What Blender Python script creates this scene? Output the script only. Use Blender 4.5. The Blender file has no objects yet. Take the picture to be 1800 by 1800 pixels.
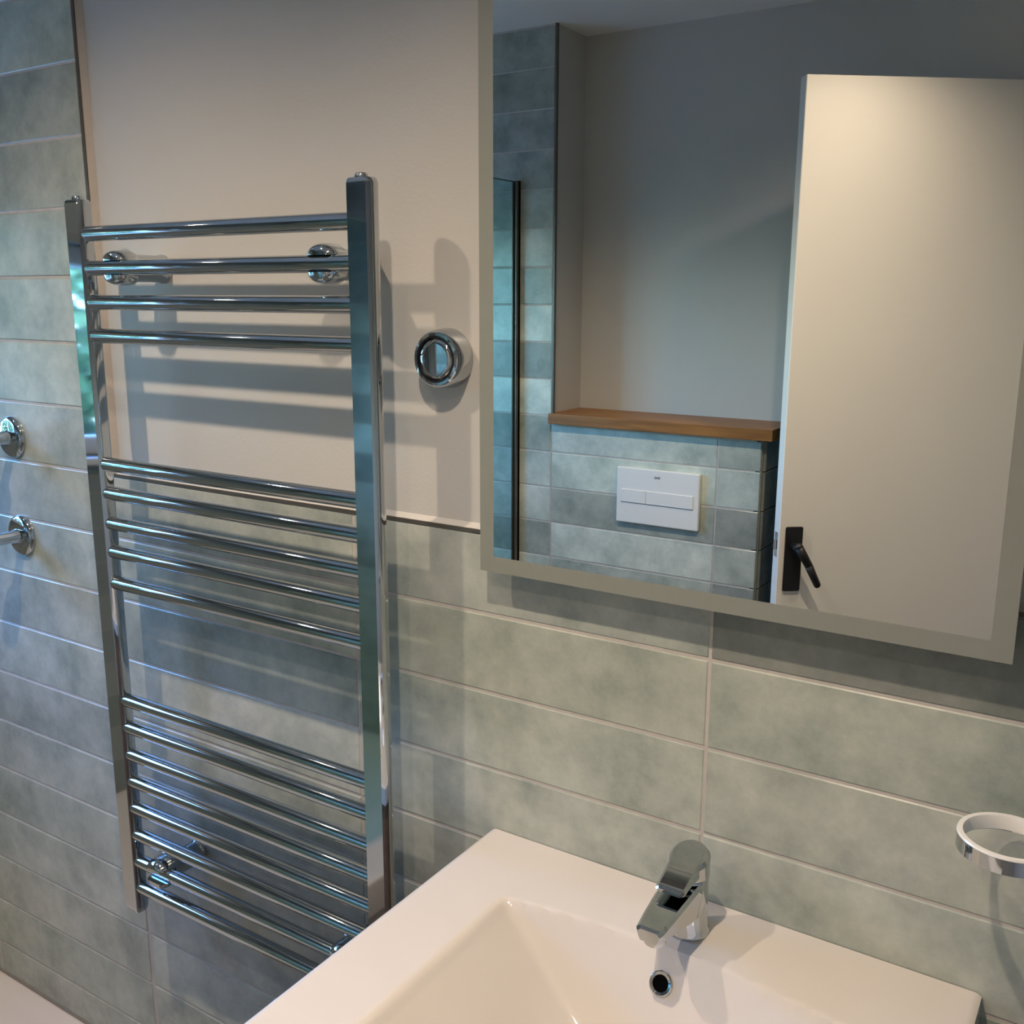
import bpy, bmesh, math, random
from mathutils import Vector, Matrix
random.seed(7)
C = bpy.context.scene.collection
SC = bpy.context.scene
Z0 = 1.52                      # eye height above the finished floor
PI = math.pi

# ------------------------------------------------------------------ camera
cam_d = bpy.data.cameras.new('camera')
cam = bpy.data.objects.new('camera', cam_d); C.objects.link(cam)
cam_d.sensor_width = 36.0
cam_d.sensor_fit = 'HORIZONTAL'
cam_d.lens = 1760.73 / 1800 * 36.0
cam_d.clip_start = 0.02
yaw, pitch, roll = 0.5723964, 0.2125840, 0.0026836
fwd = Vector((-math.sin(yaw) * math.cos(pitch), math.cos(yaw) * math.cos(pitch), -math.sin(pitch)))
right = Vector((math.cos(yaw), math.sin(yaw), 0))
up = right.cross(fwd)
r2 = right * math.cos(roll) + up * math.sin(roll)
u2 = up * math.cos(roll) - right * math.sin(roll)
m = Matrix((r2, u2, -fwd)).transposed().to_4x4()
m.translation = Vector((0, -1.0, Z0))
cam.matrix_world = m
SC.camera = cam

# ------------------------------------------------------------------ world, exposure
SC.view_settings.view_transform = 'Standard'
SC.view_settings.look = 'None'
SC.view_settings.gamma = 1.0
SC.view_settings.use_curve_mapping = False
SC.view_settings.exposure = 0.0
SKY_STRENGTH = 5.5
LAMP_POWER = 44.0
LAMP_COLOUR = (1.0, 0.79, 0.60)
w = bpy.data.worlds.new('sky'); SC.world = w; w.use_nodes = True
nt = w.node_tree
bg = nt.nodes['Background']
sky = nt.nodes.new('ShaderNodeTexSky')
sky.sky_type = 'NISHITA'; sky.sun_disc = False
sky.sun_elevation = math.radians(38); sky.sun_rotation = math.radians(60)
tint = nt.nodes.new('ShaderNodeMix'); tint.data_type = 'RGBA'; tint.blend_type = 'MULTIPLY'
tint.inputs[0].default_value = 1.0; tint.inputs[7].default_value = (0.50, 0.80, 1.17, 1)
nt.links.new(sky.outputs[0], tint.inputs[6]); nt.links.new(tint.outputs[2], bg.inputs[0])
bg.inputs[1].default_value = SKY_STRENGTH
# light portal in the window opening helps sample the sky
pd = bpy.data.lights.new('window_portal', 'AREA'); pd.shape = 'RECTANGLE'
pd.size, pd.size_y = 0.64, 1.04
pd.cycles.is_portal = True
po = bpy.data.objects.new('window_portal', pd); C.objects.link(po)
po.location = (-2.48, -0.60, Z0 - 0.06); po.rotation_euler = (0, -PI / 2, 0)

# ------------------------------------------------------------------ materials
def mat(name):
    m = bpy.data.materials.new(name); m.use_nodes = True
    return m, m.node_tree, m.node_tree.nodes['Principled BSDF']

def simple(name, col, rough=0.5, metal=0.0, noise=0.0, scale=20, bump=0.0, bscale=60, coat=0.0):
    m, t, b = mat(name)
    b.inputs['Base Color'].default_value = (*col, 1)
    b.inputs['Roughness'].default_value = rough
    b.inputs['Metallic'].default_value = metal
    if coat:
        b.inputs['Coat Weight'].default_value = coat
    tc = t.nodes.new('ShaderNodeTexCoord')
    if noise:
        n = t.nodes.new('ShaderNodeTexNoise'); n.inputs['Scale'].default_value = scale
        n.inputs['Detail'].default_value = 4
        t.links.new(tc.outputs['Object'], n.inputs['Vector'])
        r = t.nodes.new('ShaderNodeValToRGB')
        r.color_ramp.elements[0].position = 0.3; r.color_ramp.elements[1].position = 0.7
        r.color_ramp.elements[0].color = (*[c * (1 - noise) for c in col], 1)
        r.color_ramp.elements[1].color = (*[min(1, c * (1 + noise)) for c in col], 1)
        t.links.new(n.outputs[0], r.inputs[0]); t.links.new(r.outputs[0], b.inputs['Base Color'])
    if bump:
        n2 = t.nodes.new('ShaderNodeTexNoise'); n2.inputs['Scale'].default_value = bscale
        t.links.new(tc.outputs['Object'], n2.inputs['Vector'])
        bp = t.nodes.new('ShaderNodeBump'); bp.inputs['Strength'].default_value = bump
        bp.inputs['Distance'].default_value = 0.002
        t.links.new(n2.outputs[0], bp.inputs['Height']); t.links.new(bp.outputs[0], b.inputs['Normal'])
    return m

def tile_material():
    m, t, b = mat('glazed_sage_tile')
    tc = t.nodes.new('ShaderNodeTexCoord'); oi = t.nodes.new('ShaderNodeObjectInfo')
    off = t.nodes.new('ShaderNodeVectorMath'); off.operation = 'SCALE'
    comb = t.nodes.new('ShaderNodeCombineXYZ')
    for i in range(3): t.links.new(oi.outputs['Random'], comb.inputs[i])
    off.inputs[3].default_value = 37.0
    t.links.new(comb.outputs[0], off.inputs[0])
    add = t.nodes.new('ShaderNodeVectorMath'); add.operation = 'ADD'
    t.links.new(tc.outputs['Object'], add.inputs[0]); t.links.new(off.outputs[0], add.inputs[1])
    n = t.nodes.new('ShaderNodeTexNoise'); n.inputs['Scale'].default_value = 9
    n.inputs['Detail'].default_value = 7; n.inputs['Roughness'].default_value = 0.68
    t.links.new(add.outputs[0], n.inputs['Vector'])
    r = t.nodes.new('ShaderNodeValToRGB')
    e = r.color_ramp.elements
    e[0].position = 0.33; e[0].color = (0.28, 0.325, 0.29, 1)
    e[1].position = 0.66; e[1].color = (0.52, 0.55, 0.488, 1)
    t.links.new(n.outputs[0], r.inputs[0])
    mx = t.nodes.new('ShaderNodeMix'); mx.data_type = 'RGBA'; mx.blend_type = 'MULTIPLY'
    mx.inputs[0].default_value = 1.0
    t.links.new(r.outputs[0], mx.inputs[6]); t.links.new(oi.outputs['Color'], mx.inputs[7])
    t.links.new(mx.outputs[2], b.inputs['Base Color'])
    b.inputs['Roughness'].default_value = 0.24
    b.inputs['IOR'].default_value = 1.5
    n2 = t.nodes.new('ShaderNodeTexNoise'); n2.inputs['Scale'].default_value = 22
    n2.inputs['Detail'].default_value = 2
    t.links.new(add.outputs[0], n2.inputs['Vector'])
    bp = t.nodes.new('ShaderNodeBump'); bp.inputs['Strength'].default_value = 0.22
    bp.inputs['Distance'].default_value = 0.003
    t.links.new(n2.outputs[0], bp.inputs['Height']); t.links.new(bp.outputs[0], b.inputs['Normal'])
    return m

def wood(name, c1, c2, scale=(1.2, 14, 14)):
    m, t, b = mat(name)
    tc = t.nodes.new('ShaderNodeTexCoord'); mp = t.nodes.new('ShaderNodeMapping')
    mp.inputs['Scale'].default_value = scale
    t.links.new(tc.outputs['Object'], mp.inputs[0])
    n = t.nodes.new('ShaderNodeTexNoise'); n.inputs['Scale'].default_value = 4; n.inputs['Detail'].default_value = 6
    n.inputs['Distortion'].default_value = 0.6
    t.links.new(mp.outputs[0], n.inputs['Vector'])
    r = t.nodes.new('ShaderNodeValToRGB')
    r.color_ramp.elements[0].position = 0.32; r.color_ramp.elements[0].color = (*c1, 1)
    r.color_ramp.elements[1].position = 0.68; r.color_ramp.elements[1].color = (*c2, 1)
    t.links.new(n.outputs[0], r.inputs[0]); t.links.new(r.outputs[0], b.inputs['Base Color'])
    b.inputs['Roughness'].default_value = 0.42
    return m

def glass(name, tint, rough=0.0):
    # thin architectural pane: mostly clear, mirror-like at grazing angles
    m, t, b = mat(name)
    t.nodes.remove(b)
    tr = t.nodes.new('ShaderNodeBsdfTransparent'); tr.inputs[0].default_value = (*tint, 1)
    gl = t.nodes.new('ShaderNodeBsdfGlossy'); gl.inputs['Roughness'].default_value = rough
    fr = t.nodes.new('ShaderNodeFresnel'); fr.inputs[0].default_value = 1.45
    mx = t.nodes.new('ShaderNodeMixShader')
    ge = t.nodes.new('ShaderNodeNewGeometry'); ml = t.nodes.new('ShaderNodeMath'); ml.operation = 'MULTIPLY_ADD'
    ml.inputs[1].default_value = -1.0; ml.inputs[2].default_value = 1.0
    t.links.new(ge.outputs['Backfacing'], ml.inputs[0])
    fm = t.nodes.new('ShaderNodeMath'); fm.operation = 'MULTIPLY'
    t.links.new(fr.outputs[0], fm.inputs[0]); t.links.new(ml.outputs[0], fm.inputs[1])
    t.links.new(fm.outputs[0], mx.inputs[0]); t.links.new(tr.outputs[0], mx.inputs[1]); t.links.new(gl.outputs[0], mx.inputs[2])
    t.links.new(mx.outputs[0], t.nodes['Material Output'].inputs[0])
    return m

M_TILE = tile_material()
def tiled_wall():
    m, t, b = mat('tiled_side_wall')
    tc = t.nodes.new('ShaderNodeTexCoord'); mp = t.nodes.new('ShaderNodeMapping')
    mp.inputs['Rotation'].default_value = (PI / 2, 0, PI / 2)
    t.links.new(tc.outputs['Object'], mp.inputs[0])
    br = t.nodes.new('ShaderNodeTexBrick'); br.offset = 0.0
    br.inputs['Scale'].default_value = 1.0; br.inputs['Brick Width'].default_value = 0.518
    br.inputs['Row Height'].default_value = 0.1052; br.inputs['Mortar Size'].default_value = 0.0015
    br.inputs['Color1'].default_value = (0.24, 0.27, 0.255, 1); br.inputs['Color2'].default_value = (0.34, 0.36, 0.34, 1)
    br.inputs['Mortar'].default_value = (0.4, 0.37, 0.34, 1)
    sep = t.nodes.new('ShaderNodeSeparateXYZ'); cmb = t.nodes.new('ShaderNodeCombineXYZ')
    t.links.new(tc.outputs['Object'], sep.inputs[0])
    t.links.new(sep.outputs['Y'], cmb.inputs['X']); t.links.new(sep.outputs['Z'], cmb.inputs['Y'])
    t.links.new(cmb.outputs[0], br.inputs['Vector'])
    t.nodes.remove(mp)
    t.links.new(br.outputs['Color'], b.inputs['Base Color']); b.inputs['Roughness'].default_value = 0.25
    return m
M_TILEWALL = tiled_wall()
M_GROUT = simple('grout', (0.50, 0.465, 0.43), 0.8, noise=0.08, scale=40)
M_PAINT = simple('wall_paint', (0.54, 0.53, 0.50), 0.40, noise=0.02, scale=3, bump=0.12, bscale=220)
M_CEIL = simple('ceiling_paint', (0.84, 0.83, 0.80), 0.75, noise=0.02, scale=3)
M_TRIM = simple('tile_trim_metal', (0.17, 0.15, 0.125), 0.38, 0.7, noise=0.1, scale=30)
M_CAULK = simple('caulk', (0.50, 0.44, 0.38), 0.5, noise=0.05, scale=40)
M_CHROME = simple('chrome', (0.53, 0.565, 0.59), 0.045, 1.0, noise=0.015, scale=8)
M_CHROMED = simple('brushed_steel', (0.60, 0.61, 0.62), 0.22, 1.0, noise=0.05, scale=60)
M_BLACK = simple('black_metal', (0.012, 0.011, 0.011), 0.42, 0.2, noise=0.2, scale=30)
M_CERAMIC = simple('white_ceramic', (0.67, 0.635, 0.60), 0.10, 0.0, noise=0.01, scale=5, coat=0.4)
M_PLASTIC = simple('white_plastic', (0.82, 0.82, 0.80), 0.22, noise=0.01, scale=10)
M_LINE = simple('grey_print_and_shade', (0.18, 0.18, 0.18), 0.5, noise=0.05)
M_DOOR = simple('door_paint', (0.83, 0.80, 0.75), 0.45, noise=0.015, scale=4, bump=0.05, bscale=90)
M_OAK = wood('oak_shelf', (0.21, 0.085, 0.018), (0.34, 0.15, 0.036))
M_OAKD = wood('oak_cabinet', (0.17, 0.085, 0.045), (0.30, 0.16, 0.085))
M_MIRROR = simple('silvered_glass', (0.80, 0.83, 0.80), 0.0, 1.0)
M_FROST = simple('frosted_glass', (0.25, 0.265, 0.235), 0.35, 0.0, noise=0.02, scale=50)
M_EDGE = simple('glass_edge', (0.10, 0.16, 0.14), 0.15, noise=0.05)
M_BACK = simple('grey_plastic', (0.30, 0.30, 0.30), 0.6, noise=0.05)
M_GLASS = glass('shower_glass', (0.80, 0.93, 0.93))
M_PANE = glass('window_glass', (0.96, 0.98, 0.98))
M_FRAME = simple('white_frame', (0.80, 0.80, 0.80), 0.35, noise=0.01)
M_FLOOR = simple('floor_vinyl', (0.15, 0.14, 0.13), 0.45, noise=0.12, scale=6)
M_TRAY = simple('tray_acrylic', (0.76, 0.70, 0.65), 0.3, noise=0.02, scale=8)
M_HALL = simple('hall_paint', (0.45, 0.42, 0.38), 0.7, noise=0.02)
M_LEAF = simple('leaf', (0.10, 0.175, 0.085), 0.5, noise=0.5, scale=4)
M_BARK = simple('bark', (0.12, 0.08, 0.05), 0.8, noise=0.3, scale=12)
M_GRASS = simple('outside_paving', (0.14, 0.15, 0.15), 0.9, noise=0.3, scale=3)
M_DARK = simple('painted_hole_dark', (0.004, 0.004, 0.004), 0.95, noise=0.1)

M_DARK.node_tree.nodes['Principled BSDF'].inputs['Specular IOR Level'].default_value = 0.0

def emitter(name, col, s):
    m, t, b = mat(name)
    b.inputs['Base Color'].default_value = (0.8, 0.8, 0.8, 1)
    b.inputs['Emission Color'].default_value = (*col, 1)
    b.inputs['Emission Strength'].default_value = s
    return m
M_LENS = emitter('lamp_lens', LAMP_COLOUR, 8.0)

# ------------------------------------------------------------------ helpers
def V(x, y, z): return Vector((x, y, z + Z0))     # z measured from eye level

def root(name, loc, label=None, cat=None, group=None, kind=None):
    o = bpy.data.objects.new(name, None); C.objects.link(o); o.location = loc
    o.empty_display_size = 0.05
    if label: o['label'] = label
    if cat: o['category'] = cat
    if group: o['group'] = group
    if kind: o['kind'] = kind
    return o

def world_loc(o):
    l = Vector(o.location)
    while o.parent:
        o = o.parent; l += Vector(o.location)
    return l

def obj(name, bm, mtl, parent=None, smooth=False, origin=None, label=None):
    """bm holds world coordinates; the origin is the middle of its base unless given"""
    if origin is None:
        lo = Vector((min(v.co[i] for v in bm.verts) for i in range(3)))
        hi = Vector((max(v.co[i] for v in bm.verts) for i in range(3)))
        origin = Vector(((lo.x + hi.x) / 2, (lo.y + hi.y) / 2, lo.z))
    for v in bm.verts: v.co -= origin
    bmesh.ops.recalc_face_normals(bm, faces=bm.faces)
    me = bpy.data.meshes.new(name); bm.to_mesh(me); bm.free()
    me.materials.append(mtl)
    if smooth:
        for p in me.polygons: p.use_smooth = True
        if smooth != 'all':
            me.set_sharp_from_angle(angle=math.radians(38 if smooth is True else smooth))
    o = bpy.data.objects.new(name, me); C.objects.link(o)
    if parent is not None:
        o.parent = parent; o.location = origin - world_loc(parent)
    else:
        o.location = origin
    if label: o['label'] = label
    return o

def structure(o): o['kind'] = 'structure'; return o
def tag(o, label, cat, group=None):
    o['label'] = label; o['category'] = cat
    if group: o['group'] = group
    return o

def box(bm, a, b, bev=0.0, seg=2):
    """axis-aligned box between corners a and b"""
    lo = Vector((min(a[i], b[i]) for i in range(3))); hi = Vector((max(a[i], b[i]) for i in range(3)))
    r = bmesh.ops.create_cube(bm, size=1.0)
    for v in r['verts']:
        v.co = Vector((lo[i] + (v.co[i] + 0.5) * (hi[i] - lo[i]) for i in range(3)))
    if bev:
        es = {e for v in r['verts'] for e in v.link_edges}
        bmesh.ops.bevel(bm, geom=list(es), offset=bev, segments=seg, affect='EDGES', profile=0.6)
    return bm

def newbox(a, b, bev=0.0, seg=2): return box(bmesh.new(), a, b, bev, seg)

def tube(bm, p, q, r, n=20, r2=None, caps=True):
    p, q = Vector(p), Vector(q); d = (q - p).normalized()
    a = d.orthogonal().normalized(); b = d.cross(a)
    r2 = r if r2 is None else r2
    A = [bm.verts.new(p + (a * math.cos(t) + b * math.sin(t)) * r) for t in [2 * PI * i / n for i in range(n)]]
    B = [bm.verts.new(q + (a * math.cos(t) + b * math.sin(t)) * r2) for t in [2 * PI * i / n for i in range(n)]]
    for i in range(n): bm.faces.new((A[i], A[(i + 1) % n], B[(i + 1) % n], B[i]))
    if caps: bm.faces.new(A[::-1]); bm.faces.new(B)
    return bm

def lathe(bm, origin, axis, prof, n=40):
    """profile of (radius, distance along axis)"""
    o = Vector(origin); d = Vector(axis).normalized(); a = d.orthogonal().normalized(); b = d.cross(a)
    rings = []
    for r, h in prof:
        if r < 1e-6: rings.append([bm.verts.new(o + d * h)])
        else: rings.append([bm.verts.new(o + d * h + (a * math.cos(2 * PI * i / n) + b * math.sin(2 * PI * i / n)) * r) for i in range(n)])
    for R0, R1 in zip(rings, rings[1:]):
        for i in range(n):
            j = (i + 1) % n
            if len(R0) == 1 and len(R1) == 1: continue
            if len(R0) == 1: bm.faces.new((R0[0], R1[j], R1[i]))
            elif len(R1) == 1: bm.faces.new((R0[i], R0[j], R1[0]))
            else: bm.faces.new((R0[i], R0[j], R1[j], R1[i]))
    return bm

def prism(bm, pts, vec):
    """pts: planar loop in world coordinates, swept by vec"""
    vec = Vector(vec)
    A = [bm.verts.new(Vector(p)) for p in pts]; B = [bm.verts.new(Vector(p) + vec) for p in pts]
    n = len(A)
    bm.faces.new(A[::-1]); bm.faces.new(B)
    for i in range(n): bm.faces.new((A[i], A[(i + 1) % n], B[(i + 1) % n], B[i]))
    return bm

# ------------------------------------------------------------------ room shell
XL, XR = -2.36, 0.62
YF, YN = -1.562, -1.732        # tiled front plane, painted niche plane
ZC, ZFL = 0.715, -Z0           # ceiling and floor, from eye level
ZT = -1.415                    # top of the shower tray
PITCH, TLEN, JO = 0.1052, 0.518, -0.3835
GAP = 0.0012

structure(obj('floor', newbox(V(-2.6, -3.1, ZFL - 0.1), V(0.9, 0.2, ZFL)), M_FLOOR))
structure(obj('ceiling', newbox(V(-2.6, -3.1, ZC), V(0.9, 0.2, ZC + 0.1)), M_CEIL))

wall_back = structure(obj('wall_back', newbox(V(-2.6, 0.009, ZFL), V(0.9, 0.13, ZC)), M_PAINT))
XT = -1.4225                   # trim line between the shower tiles and the paint
bm = newbox(V(XL, 0.0011, ZT - 0.05), V(XT, 0.0092, ZC)); box(bm, V(XT, 0.0011, ZFL), V(XR, 0.0092, -0.2886))
obj('grout', bm, M_GROUT, wall_back)

# left wall with the window opening
WY0, WY1, WZ0, WZ1 = -1.10, -0.10, -0.36, 0.24
bm = bmesh.new()
box(bm, V(-2.5, -1.75, ZFL), V(XL, 0.02, WZ0)); box(bm, V(-2.5, -1.75, WZ1), V(XL, 0.02, ZC))
box(bm, V(-2.5, -1.75, WZ0), V(XL, WY0, WZ1)); box(bm, V(-2.5, WY1, WZ0), V(XL, 0.02, WZ1))
wall_left = structure(obj('wall_left', bm, M_TILEWALL))
structure(obj('wall_right', newbox(V(XR, -3.0, ZFL), V(0.75, 0.02, ZC)), M_PAINT))

# front wall: painted niche plane with the doorway, and the thicker tiled shower end
DX0, DX1, DZ = -0.815, -0.235, 0.478
bm = bmesh.new()
box(bm, V(-1.475, YN - 0.12, ZFL), V(DX0, YN, ZC)); box(bm, V(DX0, YN - 0.12, DZ), V(DX1, YN, ZC))
box(bm, V(DX1, YN - 0.12, ZFL), V(0.75, YN, ZC))
wall_front = structure(obj('wall_front', bm, M_PAINT))
wall_shower = structure(obj('wall_shower', newbox(V(-2.5, YN - 0.12, ZFL), V(-1.475, YF - 0.0092, ZC)), M_PAINT))
obj('grout', newbox(V(XL, YF - 0.0095, ZT - 0.05), V(-1.476, YF - 0.0011, ZC)), M_GROUT, wall_shower)
wall_cistern = structure(obj('wall_cistern', newbox(V(-1.475, YN, ZFL), V(-0.851, YF - 0.0092, -0.362)), M_PAINT))
bm = newbox(V(-1.475, YF - 0.0095, ZFL), V(-0.8595, YF - 0.0011, -0.362))
box(bm, V(-0.8515, YN + 0.001, ZFL), V(-0.8445, YF - 0.0095, -0.362))
obj('grout', bm, M_GROUT, wall_cistern)
# hall outside the doorway
bm = newbox(V(-2.5, -3.0, ZFL), V(0.75, -2.9, ZC)); box(bm, V(-1.6, -2.9, ZFL), V(-1.5, YN - 0.12, ZC))
structure(obj('wall_hall', bm, M_HALL))

# ------------------------------------------------------------------ tiles: one object each
tile_meshes = {}
def tile_mesh(wd, ht):
    key = (round(wd, 4), round(ht, 4))
    if key not in tile_meshes:
        bm = bmesh.new()
        c, t = 0.0022, 0.0085
        hw, hh = wd / 2, ht / 2
        loops = []
        for dx, d in ((0, t), (0, c * 0.7), (c, 0)):
            loops.append([bm.verts.new((sx * (hw - dx), d, sz * (hh - dx))) for sx, sz in ((-1, -1), (1, -1), (1, 1), (-1, 1))])
        for A, B in zip(loops, loops[1:]):
            for i in range(4): bm.faces.new((A[i], A[(i + 1) % 4], B[(i + 1) % 4], B[i]))
        bm.faces.new(loops[2])
        bmesh.ops.recalc_face_normals(bm, faces=bm.faces)
        me = bpy.data.meshes.new('tile'); bm.to_mesh(me); bm.free()
        for f in me.polygons:                       # open shell: make the glazed side face the room
            pass
        me.materials.append(M_TILE); tile_meshes[key] = me
    return tile_meshes[key]

def tile(parent, x0, x1, z0, z1, y, face, tone, rot=None):
    """tile in a wall facing -y (face=-1), +y (face=1) or +x (rot)"""
    me = tile_mesh(abs(x1 - x0) - 2 * GAP, z1 - z0 - 2 * GAP)
    o = bpy.data.objects.new('tile', me); C.objects.link(o); o.parent = parent
    if rot == 'x':
        o.location = V(y, (x0 + x1) / 2, (z0 + z1) / 2) - world_loc(parent); o.rotation_euler = (0, 0, PI / 2)
    else:
        o.location = V((x0 + x1) / 2, y, (z0 + z1) / 2) - world_loc(parent)
        if face > 0: o.rotation_euler = (0, 0, PI)
    # hand-set tiles are never perfectly flush
    e = o.rotation_euler
    o.rotation_euler = (e[0] + random.uniform(-.0025, .0025), e[1], e[2] + random.uniform(-.0012, .0012))
    g = tone * random.uniform(0.95, 1.05)
    o.color = (g, g * random.uniform(.99, 1.015), g * random.uniform(.98, 1.02), 1)
    return o

def rows(z_lo, z_hi, base):
    k = math.floor((z_lo - base) / PITCH); out = []
    while base + k * PITCH < z_hi - 0.004:
        a, b = max(z_lo, base + k * PITCH), min(z_hi, base + (k + 1) * PITCH)
        if b - a > 0.012: out.append((k, a, b))
        k += 1
    return out

def cols(x_lo, x_hi, joint):
    k = math.floor((x_lo - joint) / TLEN); out = []
    while joint + k * TLEN < x_hi - 0.004:
        a, b = max(x_lo, joint + k * TLEN), min(x_hi, joint + (k + 1) * TLEN)
        if b - a > 0.012: out.append((k, a, b))
        k += 1
    return out

BACK_TONE = {9: 0.95, 8: 1.0, 7: 1.12, 6: 0.86, 5: 0.88, 4: 0.90, 3: 1.08, 2: 1.02, 1: 1.08}
for k, a, b in rows(ZT, ZC, -0.393):
    for c, x0, x1 in cols(XL, XT - 0.003, JO):
        tile(wall_back, x0, x1, a, b, 0.0, -1, BACK_TONE.get(k, 1.0) * random.uniform(.95, 1.05))
for k, a, b in rows(ZFL, -0.2886, -0.393):
    for c, x0, x1 in cols(XT + 0.003, XR, JO):
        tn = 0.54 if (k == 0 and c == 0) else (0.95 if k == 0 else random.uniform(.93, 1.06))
        tile(wall_back, x0, x1, a, b, 0.0, -1, tn)
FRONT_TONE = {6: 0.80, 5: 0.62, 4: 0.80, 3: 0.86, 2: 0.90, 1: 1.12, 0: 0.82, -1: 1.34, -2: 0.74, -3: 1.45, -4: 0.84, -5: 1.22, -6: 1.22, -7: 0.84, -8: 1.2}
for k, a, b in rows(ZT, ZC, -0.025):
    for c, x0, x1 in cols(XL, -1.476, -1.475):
        tile(wall_shower, x0, x1, a, b, YF, 1, FRONT_TONE.get(k, 1.0) * 1.1)  # row tones lifted overall, painting brighter light into this wall's tile colour
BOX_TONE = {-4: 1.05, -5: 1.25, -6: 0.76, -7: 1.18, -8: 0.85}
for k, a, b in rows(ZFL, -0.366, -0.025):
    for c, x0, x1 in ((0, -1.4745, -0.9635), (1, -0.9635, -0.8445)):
        tile(wall_cistern, x0, x1, a, b, YF, 1, BOX_TONE.get(k, 1.0) * (0.95 if c else 1.2))  # wide tiles lightened in colour to stand for brighter light on the boxing
    tile(wall_cistern, YF - 0.010, YN + 0.001, a, b, -0.8355, 1, 0.45, rot='x')  # same tile painted dark for the shadow on the boxing's side

# metal tile trims and the caulk beside them
bm = newbox(V(XT - 0.003, -0.0012, -0.2895), V(XT + 0.003, 0.0088, ZC))
structure(obj('trim_1', bm, M_TRIM))
bm = newbox(V(XT + 0.003, -0.0012, -0.2895), V(XR, 0.0088, -0.2848))
structure(obj('trim_2', bm, M_TRIM))
structure(obj('trim_3', newbox(V(-1.4756, YF - 0.009, -0.35), V(-1.4695, YF + 0.0015, ZC)), M_TRIM))
bm = bmesh.new()
prism(bm, [V(XT + 0.003, 0.0088, -0.2848), V(XT + 0.011, 0.0088, -0.2848), V(XT + 0.003, 0.001, -0.2848)], (0, 0, ZC + 0.2848))
structure(obj('trim_4', bm, M_CAULK))
bm = bmesh.new()
prism(bm, [V(XT + 0.011, 0.0088, -0.2848), V(XT + 0.011, 0.0088, -0.279), V(XT + 0.011, 0.001, -0.2848)], (XR - XT - 0.011, 0, 0))
structure(obj('trim_5', bm, M_PAINT))

# ------------------------------------------------------------------ window (left wall) and what stands outside
win = root('window_1', V(-2.43, (WY0 + WY1) / 2, WZ0), kind='structure')
bm = bmesh.new(); fw = 0.055
for a, b in (((WY0, WZ0), (WY0 + fw, WZ1)), ((WY1 - fw, WZ0), (WY1, WZ1)), ((WY0, WZ0), (WY1, WZ0 + fw)), ((WY0, WZ1 - fw), (WY1, WZ1)),
             ((WY0 + 0.47, WZ0), (WY0 + 0.53, WZ1))):
    box(bm, V(-2.47, a[0], a[1]), V(-2.41, b[0], b[1]), 0.004, 1)
obj('window_frame', bm, M_FRAME, win)
obj('pane', newbox(V(-2.443, WY0 + fw, WZ0 + fw), V(-2.437, WY0 + 0.47, WZ1 - fw)), M_PANE, win)
obj('pane', newbox(V(-2.443, WY0 + 0.53, WZ0 + fw), V(-2.437, WY1 - fw, WZ1 - fw)), M_PANE, win)
obj('window_sill', newbox(V(-2.41, WY0 - 0.02, WZ0 - 0.022), V(XL + 0.03, WY1 + 0.02, WZ0), 0.004), M_FRAME, win)

structure(obj('ground', newbox(V(-14, -12, ZFL - 0.5), V(-2.65, 10, ZFL - 0.4)), M_GRASS))
tree = root('tree', V(-5.2, -2.6, ZFL - 0.4), 'green leafy tree outside the window, mirrored in the left rail post', 'tree')
bm = bmesh.new()
tube(bm, V(-5.2, -2.6, ZFL - 0.4), V(-5.15, -2.55, 0.1), 0.09, 10, 0.06)
tube(bm, V(-5.15, -2.55, 0.0), V(-5.0, -3.3, 1.0), 0.05, 8, 0.02)
tube(bm, V(-5.15, -2.55, 0.0), V(-5.3, -1.8, 0.9), 0.05, 8, 0.02)
obj('trunk', bm, M_BARK, tree, smooth=True)
bm = bmesh.new()
for i in range(5200):
    while True:
        p = Vector((random.uniform(-1, 1), random.uniform(-1, 1), random.uniform(-1, 1)))
        if 0.25 < p.length < 1 and random.random() < 0.9: break
    c = V(-5.1, -2.6, 0.1) + Vector((p.x * 0.9, p.y * 1.9, p.z * 0.95))
    d = Vector((random.gauss(0, 1), random.gauss(0, 1), random.gauss(0, 1))).normalized()
    a = d.orthogonal().normalized(); b = d.cross(a); s = random.uniform(0.05, 0.10)
    vs = [bm.verts.new(c + a * s), bm.verts.new(c + b * s * .5), bm.verts.new(c - a * s), bm.verts.new(c - b * s * .5)]
    bm.faces.new(vs)
fo = obj('foliage', bm, M_LEAF, tree); fo['kind'] = 'stuff'

# ------------------------------------------------------------------ shower tray, glass screen
tray = root('shower_tray', V(-1.9, YF / 2, ZFL), 'pale shower tray on the floor at the foot of the tiled wall', 'shower tray')
bm = newbox(V(XL + 0.001, YF + 0.001, ZFL), V(-1.46, -0.001, ZT), 0.008, 3)
top = [f for f in bm.faces if f.normal.z > 0.99 and f.calc_area() > 0.3]
r = bmesh.ops.inset_region(bm, faces=top, thickness=0.05)
for f in top:
    for v in f.verts: v.co.z -= 0.018
obj('tray_body', bm, M_TRAY, tray, smooth=True)
bm = bmesh.new(); lathe(bm, V(-1.95, -1.2, ZT - 0.018), (0, 0, 1), [(0, 0.006), (0.045, 0.006), (0.052, 0.0)], 32)
obj('drain_cover', bm, M_CHROME, tray, smooth=True)

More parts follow.
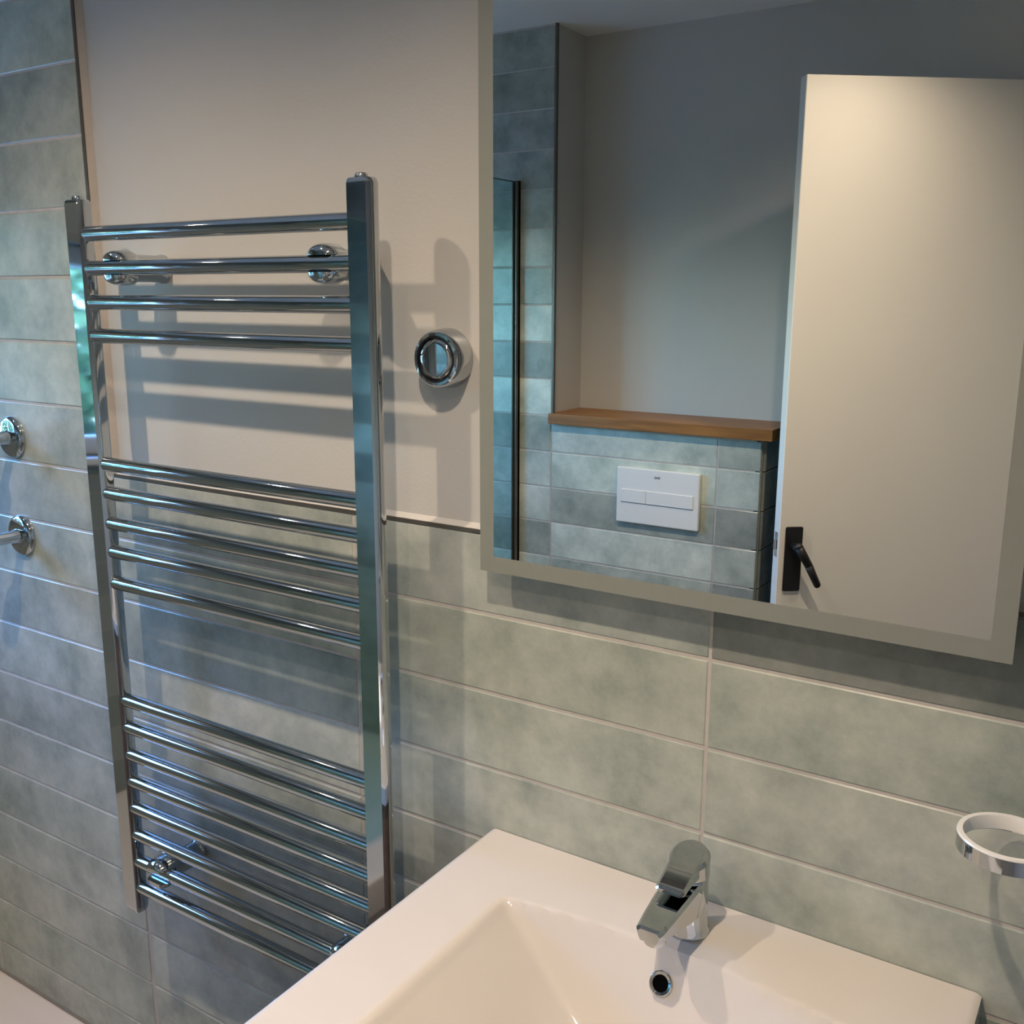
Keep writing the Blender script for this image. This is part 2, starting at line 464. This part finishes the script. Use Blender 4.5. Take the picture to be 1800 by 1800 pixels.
GX = -1.592
scr = root('shower_screen', V(GX, -1.2, ZT), 'clear glass shower screen fixed to the tiled wall opposite, seen in the mirror', 'shower screen')
obj('glass_panel', newbox(V(GX - 0.004, YF + 0.012, ZT + 0.004), V(GX + 0.004, -0.82, 0.312)), M_GLASS, scr)
bm = newbox(V(GX - 0.0075, YF + 0.0005, ZT), V(GX - 0.0045, YF + 0.022, 0.316)); box(bm, V(GX + 0.0045, YF + 0.0005, ZT), V(GX + 0.0075, YF + 0.022, 0.316))
box(bm, V(GX - 0.0075, YF + 0.0005, ZT), V(GX + 0.0075, YF + 0.011, 0.316))
obj('wall_channel', bm, M_TRIM, scr)
obj('top_edge', newbox(V(GX - 0.004, YF + 0.03, 0.312), V(GX + 0.004, -0.82, 0.3145)), M_EDGE, scr)

# ------------------------------------------------------------------ door, half open into the room
fe = Vector((-0.720, -1.352, 0)); hg = Vector((-0.245, -1.728, 0))
dd = (hg - fe).normalized(); dn = Vector((-dd.y, dd.x, 0))          # dn faces the mirror wall
DH0, DH1 = ZFL + 0.008, 0.470
door = root('door_1', Vector((hg.x, hg.y, Z0 + DH0)), kind='structure')
def dpt(s, n, z): p = fe + dd * s + dn * n; return V(p.x, p.y, z)
LEN = (hg - fe).length
bm = bmesh.new()
prism(bm, [dpt(0, 0, DH0), dpt(LEN, 0, DH0), dpt(LEN, -0.035, DH0), dpt(0, -0.035, DH0)], (0, 0, DH1 - DH0))
bmesh.ops.bevel(bm, geom=list(bm.edges), offset=0.0015, segments=1, affect='EDGES')
obj('door_leaf', bm, M_DOOR, door)
hz = -0.580
bm = bmesh.new()
prism(bm, [dpt(0.014, 0.0, hz - 0.112), dpt(0.056, 0.0, hz - 0.112), dpt(0.056, 0.007, hz - 0.112), dpt(0.014, 0.007, hz - 0.112)], (0, 0, 0.158))
bmesh.ops.bevel(bm, geom=list(bm.edges), offset=0.002, segments=2, affect='EDGES')
hp = obj('handle_plate', bm, M_BLACK, door, label='black door handle plate')
bm = bmesh.new()
tube(bm, dpt(0.035, 0.005, hz), dpt(0.035, 0.048, hz), 0.0095, 16)
L0 = dpt(0.032, 0.046, hz + 0.006); L1 = dpt(0.058, 0.046, hz - 0.038); L2 = dpt(0.083, 0.043, hz - 0.086)
tube(bm, L0, L1, 0.0105, 14, 0.0098); tube(bm, L1, L2, 0.0098, 14, 0.0085)
bmesh.ops.create_uvsphere(bm, u_segments=14, v_segments=8, radius=0.0098, matrix=Matrix.Translation(L1))
bmesh.ops.create_uvsphere(bm, u_segments=14, v_segments=8, radius=0.0085, matrix=Matrix.Translation(L2))
bmesh.ops.create_uvsphere(bm, u_segments=14, v_segments=8, radius=0.0105, matrix=Matrix.Translation(L0))
obj('lever', bm, M_BLACK, hp, smooth='all')
bm = bmesh.new()
prism(bm, [dpt(-0.0008, -0.008, hz - 0.03), dpt(-0.0008, -0.026, hz - 0.03), dpt(0.002, -0.026, hz - 0.03), dpt(0.002, -0.008, hz - 0.03)], (0, 0, 0.06))
lt = obj('latch_plate', bm, M_CHROMED, door)
bm = bmesh.new()
prism(bm, [dpt(-0.009, -0.012, hz - 0.012), dpt(-0.0005, -0.012, hz - 0.012), dpt(-0.0005, -0.022, hz - 0.012)], (0, 0, 0.024))
obj('latch_bolt', bm, M_CHROMED, lt)
for zz in (-1.28, -0.4, 0.28):
    bm = bmesh.new(); tube(bm, dpt(LEN - 0.002, 0.006, zz), dpt(LEN - 0.002, 0.006, zz + 0.09), 0.006, 12)
    obj('hinge', bm, M_CHROMED, door)
bm = newbox(V(DX0, YN - 0.12, ZFL), V(DX0 + 0.012, YN - 0.03, DZ)); box(bm, V(DX1 - 0.012, YN - 0.12, ZFL), V(DX1, YN - 0.03, DZ))
box(bm, V(DX0, YN - 0.12, DZ - 0.012), V(DX1, YN - 0.03, DZ))
structure(obj('trim_6', bm, M_FRAME))

# ------------------------------------------------------------------ oak shelf and flush plate on the cistern boxing
bm = newbox(V(-1.4745, YN + 0.001, -0.361), V(-0.812, YF + 0.022, -0.331), 0.002, 2)
tag(obj('wooden_shelf', bm, M_OAK), 'orange brown wooden shelf on top of the tiled boxing, seen in the mirror', 'shelf')

FX0, FX1, FZ0, FZ1 = -1.252, -1.006, -0.622, -0.466
fp = root('flush_plate', V((FX0 + FX1) / 2, YF, FZ0), 'white dual flush plate on the tiled boxing under the wooden shelf', 'flush plate')
obj('plate', newbox(V(FX0, YF + 0.0002, FZ0), V(FX1, YF + 0.014, FZ1), 0.003), M_PLASTIC, fp)
by0, by1 = YF + 0.0135, YF + 0.0165
xs = FX0 + 0.37 * (FX1 - FX0)
obj('button', newbox(V(FX0 + 0.016, by0, -0.563), V(xs - 0.0012, by1, -0.527), 0.001), M_PLASTIC, fp)
obj('button', newbox(V(xs + 0.0012, by0, -0.563), V(FX1 - 0.016, by1, -0.527), 0.001), M_PLASTIC, fp)
obj('painted_gap_shade', newbox(V(FX0 + 0.015, YF + 0.0138, -0.5650), V(FX1 - 0.015, YF + 0.0143, -0.5636)), M_LINE, fp)  # dark strip painted in for the shaded gap under the buttons
bm = bmesh.new()
lathe(bm, V(FX0 + 0.5 * (FX1 - FX0) - 0.005, YF + 0.0139, -0.487), (0, 1, 0), [(0.0038, 0), (0.0038, 0.0006), (0.0022, 0.0006), (0.0022, 0)], 16)
lathe(bm, V(FX0 + 0.5 * (FX1 - FX0) + 0.005, YF + 0.0139, -0.487), (0, 1, 0), [(0.0038, 0), (0.0038, 0.0006), (0.0022, 0.0006), (0.0022, 0)], 16)
box(bm, V(FX0 + 0.5 * (FX1 - FX0) - 0.004, YF + 0.0139, -0.488), V(FX0 + 0.5 * (FX1 - FX0) + 0.004, YF + 0.0145, -0.486))
obj('logo', bm, M_LINE, fp)

# ------------------------------------------------------------------ mirror
MX0, MX1, MZ0, MZ1, MT = -0.6700, -0.0835, -0.3262, 0.475, 0.031
mi = root('mirror', V((MX0 + MX1) / 2, 0.009, MZ0), 'large rectangular wall mirror with frosted border above the basin', 'mirror')
bw = 0.0195
obj('mirror_glass', newbox(V(MX0 + bw, -MT, MZ0 + bw), V(MX1 - bw, -MT + 0.004, MZ1 - bw)), M_MIRROR, mi)
bm = bmesh.new()
yb0, yb1 = -MT, -MT + 0.0045
box(bm, V(MX0, yb0, MZ0), V(MX0 + bw, yb1, MZ1)); box(bm, V(MX1 - bw, yb0, MZ0), V(MX1, yb1, MZ1))
box(bm, V(MX0 + bw, yb0, MZ0), V(MX1 - bw, yb1, MZ0 + bw)); box(bm, V(MX0 + bw, yb0, MZ1 - bw), V(MX1 - bw, yb1, MZ1))
obj('frosted_border', bm, M_FROST, mi)
obj('backing', newbox(V(MX0 + 0.012, -MT + 0.0046, MZ0 + 0.012), V(MX1 - 0.012, -0.0014, MZ1 - 0.012)), M_BACK, mi)
obj('wall_bracket', newbox(V(MX0 + 0.1, -0.0014, 0.1), V(MX1 - 0.1, 0.0089, 0.14)), M_CHROMED, mi)

# ------------------------------------------------------------------ round control on the painted wall
cx, cz = -0.7435, -0.0755
ct = root('rotary_control', V(cx, 0.009, cz - 0.037), 'round chrome rotary control on the painted wall between towel rail and mirror', 'control')
bm = bmesh.new()
lathe(bm, V(cx, 0.0089, cz), (0, -1, 0), [(0, 0), (0.037, 0), (0.037, 0.004), (0.0355, 0.020), (0.034, 0.026), (0.0318, 0.0282), (0.0285, 0.0285), (0.0278, 0.026), (0, 0.026)], 48)
obj('body', bm, M_CHROME, ct, smooth=True)
bm = bmesh.new()
lathe(bm, V(cx, 0.0089, cz), (0, -1, 0), [(0.0284, 0.0262), (0.0284, 0.0290), (0.0262, 0.0292), (0.0255, 0.0262)], 48)
obj('seal_ring', bm, M_BLACK, ct, smooth=True, label='black ring around the face')
bm = bmesh.new()
lathe(bm, V(cx, 0.0089, cz), (0, -1, 0), [(0.0254, 0.0255), (0.0250, 0.0284), (0.018, 0.0288), (0, 0.0290)], 48)
obj('dial_face', bm, M_CHROME, ct, smooth='all')

# ------------------------------------------------------------------ heated towel rail
RX0, RX1, RYF, RYB = -1.3620, -0.7855, -0.086, -0.0560
UW = 0.0370
RZ0, RZ1 = -1.010, 0.133
rail = root('towel_rail', V((RX0 + RX1) / 2, 0, RZ0), 'tall chrome ladder towel rail on the wall left of the mirror', 'towel rail')
def upright_bm(xc):
    """flat-fronted D tube with domed ends"""
    rad, cyo, n = 0.0185, 0.0115, 30              # a round tube with its front planed flat
    a0 = math.asin(cyo / rad); prof = []
    for i in range(n + 1):
        t = -a0 + (PI + 2 * a0) * i / n
        prof.append((rad * math.cos(t), RYF + cyo + rad * math.sin(t)))
    bm = bmesh.new(); yc = (RYF + RYB) / 2
    loops = []
    ends = [(RZ0, 0.72), (RZ0 + 0.002, 0.86), (RZ0 + 0.006, 0.96), (RZ0 + 0.012, 1.0), (RZ1 - 0.006, 1.0), (RZ1 - 0.002, 0.95), (RZ1, 0.86)]
    for z, s in ends:
        loops.append([bm.verts.new(V(xc + x * s, yc + (y - yc) * s, z)) for x, y in prof])
    k = len(prof)
    for A, B in zip(loops, loops[1:]):
        for i in range(k): bm.faces.new((A[i], A[(i + 1) % k], B[(i + 1) % k], B[i]))
    bm.faces.new(loops[0][::-1]); bm.faces.new(loops[-1])
    return bm
for xc in (RX0 + UW / 2, RX1 - UW / 2):
    up_ = obj('upright', upright_bm(xc), M_CHROME, rail, smooth=True)
    bm = bmesh.new()
    lathe(bm, V(xc - 0.004, (RYF + RYB) / 2, RZ1 - 0.0005), (0, 0, 1), [(0.008, 0), (0.008, 0.004), (0.0065, 0.0065), (0.0035, 0.0068), (0.0030, 0.0045), (0, 0.0045)], 20)
    obj('vent_plug', bm, M_CHROME, up_, smooth=True)
BARS = [0.0855, 0.0375, -0.0110, -0.0590, -0.2505, -0.2950, -0.3420, -0.3870, -0.4370, -0.6310, -0.6770, -0.7240, -0.7710, -0.8180, -0.8660, -0.9150, -0.9630]
BY, BR = -0.0735, 0.0108
for z in BARS:
    bm = bmesh.new(); tube(bm, V(RX0 + UW - 0.006, BY, z), V(RX1 - UW + 0.006, BY, z), BR, 28)
    obj('bar', bm, M_CHROME, rail, smooth=True)
def bracket(x, z, wall_y):
    bm = bmesh.new()
    lathe(bm, V(x, wall_y, z), (0, -1, 0), [(0, 0), (0.021, 0), (0.021, 0.005), (0.0195, 0.007), (0.0195, 0.008), (0.0195, 0.050), (0.0215, 0.054), (0.0235, 0.058), (0.0235, 0.064), (0, 0.064)], 32)
    p = obj('bracket', bm, M_CHROME, rail, smooth=True)
    for s in (1, -1):                                  # the two jaws above and below the bar
        bm = bmesh.new(); n = 16; loops = []
        y0 = wall_y - 0.0638
        for f, d in ((1.0, 0.0), (1.0, 0.012), (0.93, 0.020), (0.75, 0.026), (0.5, 0.0285)):
            lp = []
            for i in range(n + 1):
                t = PI * i / n
                rx, rz = 0.0235 * f * math.cos(t), 0.0100 + (0.0245 * f * math.sin(t)) * 0.60
                lp.append(bm.verts.new(V(x + rx, y0 - d, z + s * rz)))
            loops.append(lp)
        for A, B in zip(loops, loops[1:]):
            for i in range(n): bm.faces.new((A[i], A[i + 1], B[i + 1], B[i]))
            bm.faces.new((A[n], A[0], B[0], B[n]))
        bm.faces.new(loops[0][::-1]); bm.faces.new(loops[-1])
        obj('jaw', bm, M_CHROME, p, smooth=True)
bracket(-1.270, BARS[1], 0.0089); bracket(-0.872, BARS[1], 0.0089)
bracket(-1.270, BARS[15], -0.0002); bracket(-0.872, BARS[15], -0.0002)

# ------------------------------------------------------------------ shower valves at the left edge
def valve(z, label):
    x = -1.693
    v = root('shower_valve', V(x, 0, z - 0.037), label, 'shower valve', 'shower valves on the tiled wall')
    bm = bmesh.new(); lathe(bm, V(x, -0.0002, z), (0, -1, 0), [(0, 0), (0.037, 0), (0.037, 0.004), (0.035, 0.0075), (0.030, 0.010), (0.0145, 0.012), (0, 0.012)], 48)
    obj('escutcheon', bm, M_CHROME, v, smooth=True)
    bm = bmesh.new(); lathe(bm, V(x, -0.0115, z), (0, -1, 0), [(0, 0), (0.0135, 0), (0.0125, 0.006), (0.0110, 0.012), (0.0110, 0.055), (0, 0.055)], 32)
    obj('stem', bm, M_CHROME, v, smooth=True)
    bm = bmesh.new(); lathe(bm, V(x, -0.066, z), (0, -1, 0), [(0, 0), (0.021, 0), (0.0235, 0.003), (0.0235, 0.030), (0.021, 0.034), (0, 0.034)], 40)
    obj('knob', bm, M_CHROME, v, smooth=True)
valve(-0.246, 'upper of the two round chrome shower valves on the tiles')
valve(-0.424, 'lower of the two round chrome shower valves on the tiles')

# ------------------------------------------------------------------ basin
BX0, BX1, BY0, BY1, BZ = -0.673, -0.0795, -0.470, -0.0012, -0.6858
basin = root('basin', V((BX0 + BX1) / 2, BY0 / 2, BZ - 0.14), 'white rectangular ceramic basin on the vanity below the mirror', 'basin')
xl, xr, yfr = -0.577, -0.172, -0.425
xc = (xl + xr) / 2
def smin(a, b, k):
    h = max(0.0, min(1.0, 0.5 + 0.5 * (b - a) / k)); return b * (1 - h) + a * h - k * h * (1 - h)
def basin_z(x, y):
    yb = -0.105 - 0.020 * ((x - xc) / 0.2) ** 2
    e = min(x - BX0, BX1 - x, y - BY0, 0.2)
    lip = -0.003 * max(0, 1 - e / 0.006) ** 2             # eased outer edge
    d = smin(smin((x - xl) * 0.80, (xr - x) * 0.80, 0.02), smin((yb - y) * 1.7, (y - yfr) * 1.3, 0.02), 0.008)
    d = smin(d, 0.105 + 0.02 * max(0.0, 1 - math.hypot(x - xc, y + 0.27) / 0.2), 0.05)
    if d < 0.006:                                         # softened rim of the bowl
        d = max(0.0, d + 0.003) ** 2 / 0.018 if d > -0.003 else 0.0
        d = min(d, 0.006)
    # shallow upstand along the wall
    return BZ + lip - max(0.0, d)
bm = bmesh.new(); NX, NY = 150, 118
g = [[None] * (NY + 1) for _ in range(NX + 1)]
for i in range(NX + 1):
    for j in range(NY + 1):
        x = BX0 + (BX1 - BX0) * i / NX; y = BY0 + (BY1 - BY0) * j / NY
        g[i][j] = bm.verts.new(V(x, y, basin_z(x, y)))
for i in range(NX):
    for j in range(NY): bm.faces.new((g[i][j], g[i + 1][j], g[i + 1][j + 1], g[i][j + 1]))
rim = [g[i][0] for i in range(NX)] + [g[NX][j] for j in range(NY)] + [g[i][NY] for i in range(NX, 0, -1)] + [g[0][j] for j in range(NY, 0, -1)]
zb = BZ - 0.030 + Z0
low = [bm.verts.new((v.co.x, v.co.y, zb)) for v in rim]
n = len(rim)
for i in range(n): bm.faces.new((rim[i], low[i], low[(i + 1) % n], rim[(i + 1) % n]))
obj('bowl', bm, M_CERAMIC, basin, smooth=True)
# overflow: chrome ring and a black disc painting in the hole's darkness
oc_y = -0.1235
oz = basin_z(-0.374, oc_y)
e = 0.002
nrm = Vector((0, -(basin_z(-0.374, oc_y + e) - basin_z(-0.374, oc_y - e)) / (2 * e), 1)).normalized()
po_ = V(-0.374, oc_y, oz)
bm = bmesh.new(); lathe(bm, po_, nrm, [(0.0130, -0.002), (0.0130, 0.0014), (0.0118, 0.0024), (0.0090, 0.0018), (0.0084, -0.001)], 36)
ovr = obj('overflow_ring', bm, M_CHROME, basin, smooth=True)
bm = bmesh.new(); lathe(bm, po_, nrm, [(0.0086, 0.0008), (0, 0.0008)], 36)
obj('overflow_dark_disc', bm, M_DARK, ovr)
bm = bmesh.new(); lathe(bm, V(xc, -0.27, basin_z(xc, -0.27)), (0, 0, 1), [(0.033, -0.002), (0.033, 0.002), (0.030, 0.004), (0, 0.005)], 36)
obj('drain', bm, M_CHROME, basin, smooth=True)

# vanity cabinet carrying the basin
van = root('vanity_cabinet', V((BX0 + BX1) / 2, -0.22, ZFL), 'brown wooden vanity cabinet under the white basin', 'cabinet')
VZ1 = BZ - 0.0305
VX0, VX1, VY0 = BX0 + 0.012, BX1 - 0.012, BY0 + 0.03
bm = bmesh.new(); th = 0.018
box(bm, V(VX0, VY0, ZFL + 0.08), V(VX0 + th, -0.002, VZ1)); box(bm, V(VX1 - th, VY0, ZFL + 0.08), V(VX1, -0.002, VZ1))
box(bm, V(VX0 + th, VY0, ZFL + 0.08), V(VX1 - th, -0.002, ZFL + 0.098)); box(bm, V(VX0 + th, -0.02, ZFL + 0.098), V(VX1 - th, -0.002, VZ1 - 0.15))
box(bm, V(VX0 + 0.01, VY0 + 0.05, ZFL), V(VX1 - 0.01, -0.01, ZFL + 0.08))
obj('carcass', bm, M_OAKD, van)
for z0, z1 in ((ZFL + 0.085, -1.115), (-1.110, VZ1 - 0.003)):
    dr = obj('drawer_front', newbox(V(VX0, VY0 - 0.019, z0), V(VX1, VY0 - 0.0005, z1), 0.0015, 1), M_OAKD, van)
    bm = bmesh.new(); hzz = z1 - 0.05
    tube(bm, V(-0.456, VY0 - 0.045, hzz), V(-0.296, VY0 - 0.045, hzz), 0.005, 12)
    tube(bm, V(-0.44, VY0 - 0.045, hzz), V(-0.44, VY0 - 0.019, hzz), 0.004, 10); tube(bm, V(-0.312, VY0 - 0.045, hzz), V(-0.312, VY0 - 0.019, hzz), 0.004, 10)
    obj('handle', bm, M_CHROME, dr, smooth=True)

# ------------------------------------------------------------------ basin mixer tap
TX, TY = -0.372, -0.062
tap = root('basin_tap', V(TX, TY, BZ), 'small chrome single lever mixer tap on the back of the white basin', 'tap')
bm = bmesh.new()
lathe(bm, V(TX, TY, BZ - 0.0005), (0, 0, 1), [(0, 0), (0.0245, 0), (0.0245, 0.004), (0.0228, 0.007), (0.0215, 0.03), (0.0212, 0.066), (0.0205, 0.0675), (0, 0.0675)], 44)
obj('body', bm, M_CHROME, tap, smooth=True)
# spout: flat topped wedge reaching forward
bm = bmesh.new()
sec = [(-0.006, 0.036, 0.0205, 0.018, 0.066), (0.045, 0.045, 0.0195, 0.030, 0.0645), (0.080, 0.0, 0.0170, 0.038, 0.0605), (0.100, 0.0, 0.0150, 0.0415, 0.0580), (0.1035, 0.0, 0.0125, 0.0435, 0.0562)]
loops = []
for dy, _, hw, zl, zh in sec:
    c = 0.0035
    pts = [(-hw + c, zh), (hw - c, zh), (hw, zh - c), (hw * 0.86, zl + c), (hw * 0.7, zl), (-hw * 0.7, zl), (-hw * 0.86, zl + c), (-hw, zh - c)]
    loops.append([bm.verts.new(V(TX + px, TY - dy, BZ + pz)) for px, pz in pts])
for A, B in zip(loops, loops[1:]):
    for i in range(8): bm.faces.new((A[i], A[(i + 1) % 8], B[(i + 1) % 8], B[i]))
bm.faces.new(loops[0][::-1]); bm.faces.new(loops[-1])
sp = obj('spout', bm, M_CHROME, tap, smooth=14)
bm = bmesh.new(); lathe(bm, V(TX, TY - 0.086, BZ + 0.042), (0, 0, -1), [(0.0115, 0), (0.0115, 0.0075), (0.0095, 0.0085), (0, 0.0065)], 28)
obj('aerator', bm, M_CHROMED, sp, smooth=True)
# lever: cap slanting forward into a paddle
bm = bmesh.new(); n = 40
def cap_top(y): return 0.0915 + 0.31 * y
bot, mid, topl = [], [], []
for i in range(n):
    t = 2 * PI * i / n; px, py = 0.0222 * math.cos(t), 0.0222 * math.sin(t)
    bot.append(bm.verts.new(V(TX + px, TY + py, BZ + 0.0690)))
    mid.append(bm.verts.new(V(TX + px, TY + py, BZ + cap_top(py) - 0.004)))
    topl.append(bm.verts.new(V(TX + px * 0.86, TY + py * 0.86, BZ + cap_top(py * 0.86))))
for A, B in ((bot, mid), (mid, topl)):
    for i in range(n): bm.faces.new((A[i], A[(i + 1) % n], B[(i + 1) % n], B[i]))
bm.faces.new(bot[::-1]); bm.faces.new(topl)
lv = obj('lever', bm, M_CHROME, tap, smooth=24)
bm = bmesh.new(); loops = []
for dy, hw, zt, th in ((-0.004, 0.0172, 0.0932, 0.020), (0.018, 0.0172, 0.0865, 0.014), (0.034, 0.0168, 0.0816, 0.0080), (0.0525, 0.0163, 0.0760, 0.0045), (0.0548, 0.0148, 0.0748, 0.0032)):
    c = 0.003
    pts = [(-hw + c, zt), (hw - c, zt), (hw, zt - c * .7), (hw, zt - th + c * .5), (hw - c, zt - th), (-hw + c, zt - th), (-hw, zt - th + c * .5), (-hw, zt - c * .7)]
    loops.append([bm.verts.new(V(TX + px, TY - dy, BZ + pz)) for px, pz in pts])
for A, B in zip(loops, loops[1:]):
    for i in range(8): bm.faces.new((A[i], A[(i + 1) % 8], B[(i + 1) % 8], B[i]))
bm.faces.new(loops[0][::-1]); bm.faces.new(loops[-1])
obj('paddle', bm, M_CHROME, lv, smooth=14)

# ------------------------------------------------------------------ tumbler ring at the right edge
HX, HY, HZ, HR = -0.068, -0.060, -0.4785, 0.0435
th_ = root('tumbler_holder', V(HX, 0, HZ - 0.016), 'empty chrome tumbler ring on the tiled wall right of the tap', 'holder')
bm = bmesh.new(); lathe(bm, V(HX, HY, HZ - 0.0155), (0, 0, 1), [(HR - 0.003, 0), (HR, 0), (HR, 0.0140), (HR - 0.003, 0.0140), (HR - 0.003, 0)], 72)
obj('ring', bm, M_CHROME, th_, smooth=True)
bm = bmesh.new(); lathe(bm, V(HX, HY, HZ - 0.0155), (0, 0, 1), [(HR - 0.0055, 0.002), (HR - 0.0030, 0.002), (HR - 0.0030, 0.0143), (HR + 0.0002, 0.0143), (HR - 0.0006, 0.0160), (HR - 0.0050, 0.0160), (HR - 0.0055, 0.0150), (HR - 0.0055, 0.002)], 72)
obj('liner', bm, M_PLASTIC, th_, smooth=True, label='white plastic lining of the ring')
bm = newbox(V(HX + 0.030, -0.034, HZ - 0.014), V(HX + 0.046, -0.006, HZ - 0.003), 0.002); box(bm, V(HX + 0.022, -0.008, HZ - 0.032), V(HX + 0.062, -0.0002, HZ + 0.016), 0.002)
obj('wall_mount', bm, M_CHROME, th_, smooth=True)

# ------------------------------------------------------------------ ceiling downlights
for x, LY, pw, sp, lab in ((-2.05, -0.64, 0.2, 138, 'recessed ceiling downlight over the shower'),
                           (-1.25, -0.64, 1, 138, 'recessed ceiling downlight in front of the towel rail'),
                           (-0.45, -0.64, 1, 138, 'recessed ceiling downlight in front of the mirror'),
                           (-0.47, -1.16, 0.5, 136, 'recessed ceiling downlight beside the open door')):
    d = root('downlight', V(x, LY, ZC), lab, 'downlight', 'row of ceiling downlights')
    bm = bmesh.new(); lathe(bm, V(x, LY, ZC), (0, 0, -1), [(0.026, -0.0005), (0.043, -0.0005), (0.043, 0.003), (0.036, 0.005), (0.026, 0.002)], 36)
    obj('bezel', bm, M_CHROMED, d, smooth=True)
    bm = bmesh.new(); lathe(bm, V(x, LY, ZC), (0, 0, -1), [(0.026, 0.001), (0, 0.001)], 36)
    obj('lens', bm, M_LENS, d)
    ld = bpy.data.lights.new('lamp', 'SPOT'); ld.energy = LAMP_POWER * pw; ld.color = LAMP_COLOUR
    ld.shadow_soft_size = 0.016; ld.spot_size = math.radians(sp); ld.spot_blend = 1.0
    lo = bpy.data.objects.new('lamp', ld); C.objects.link(lo); lo.parent = d; lo.location = (0, 0, -0.004 - 0.016)

for o in bpy.data.objects:
    if o.type == 'LIGHT' and o.parent is None and 'kind' not in o: o['kind'] = 'helper'
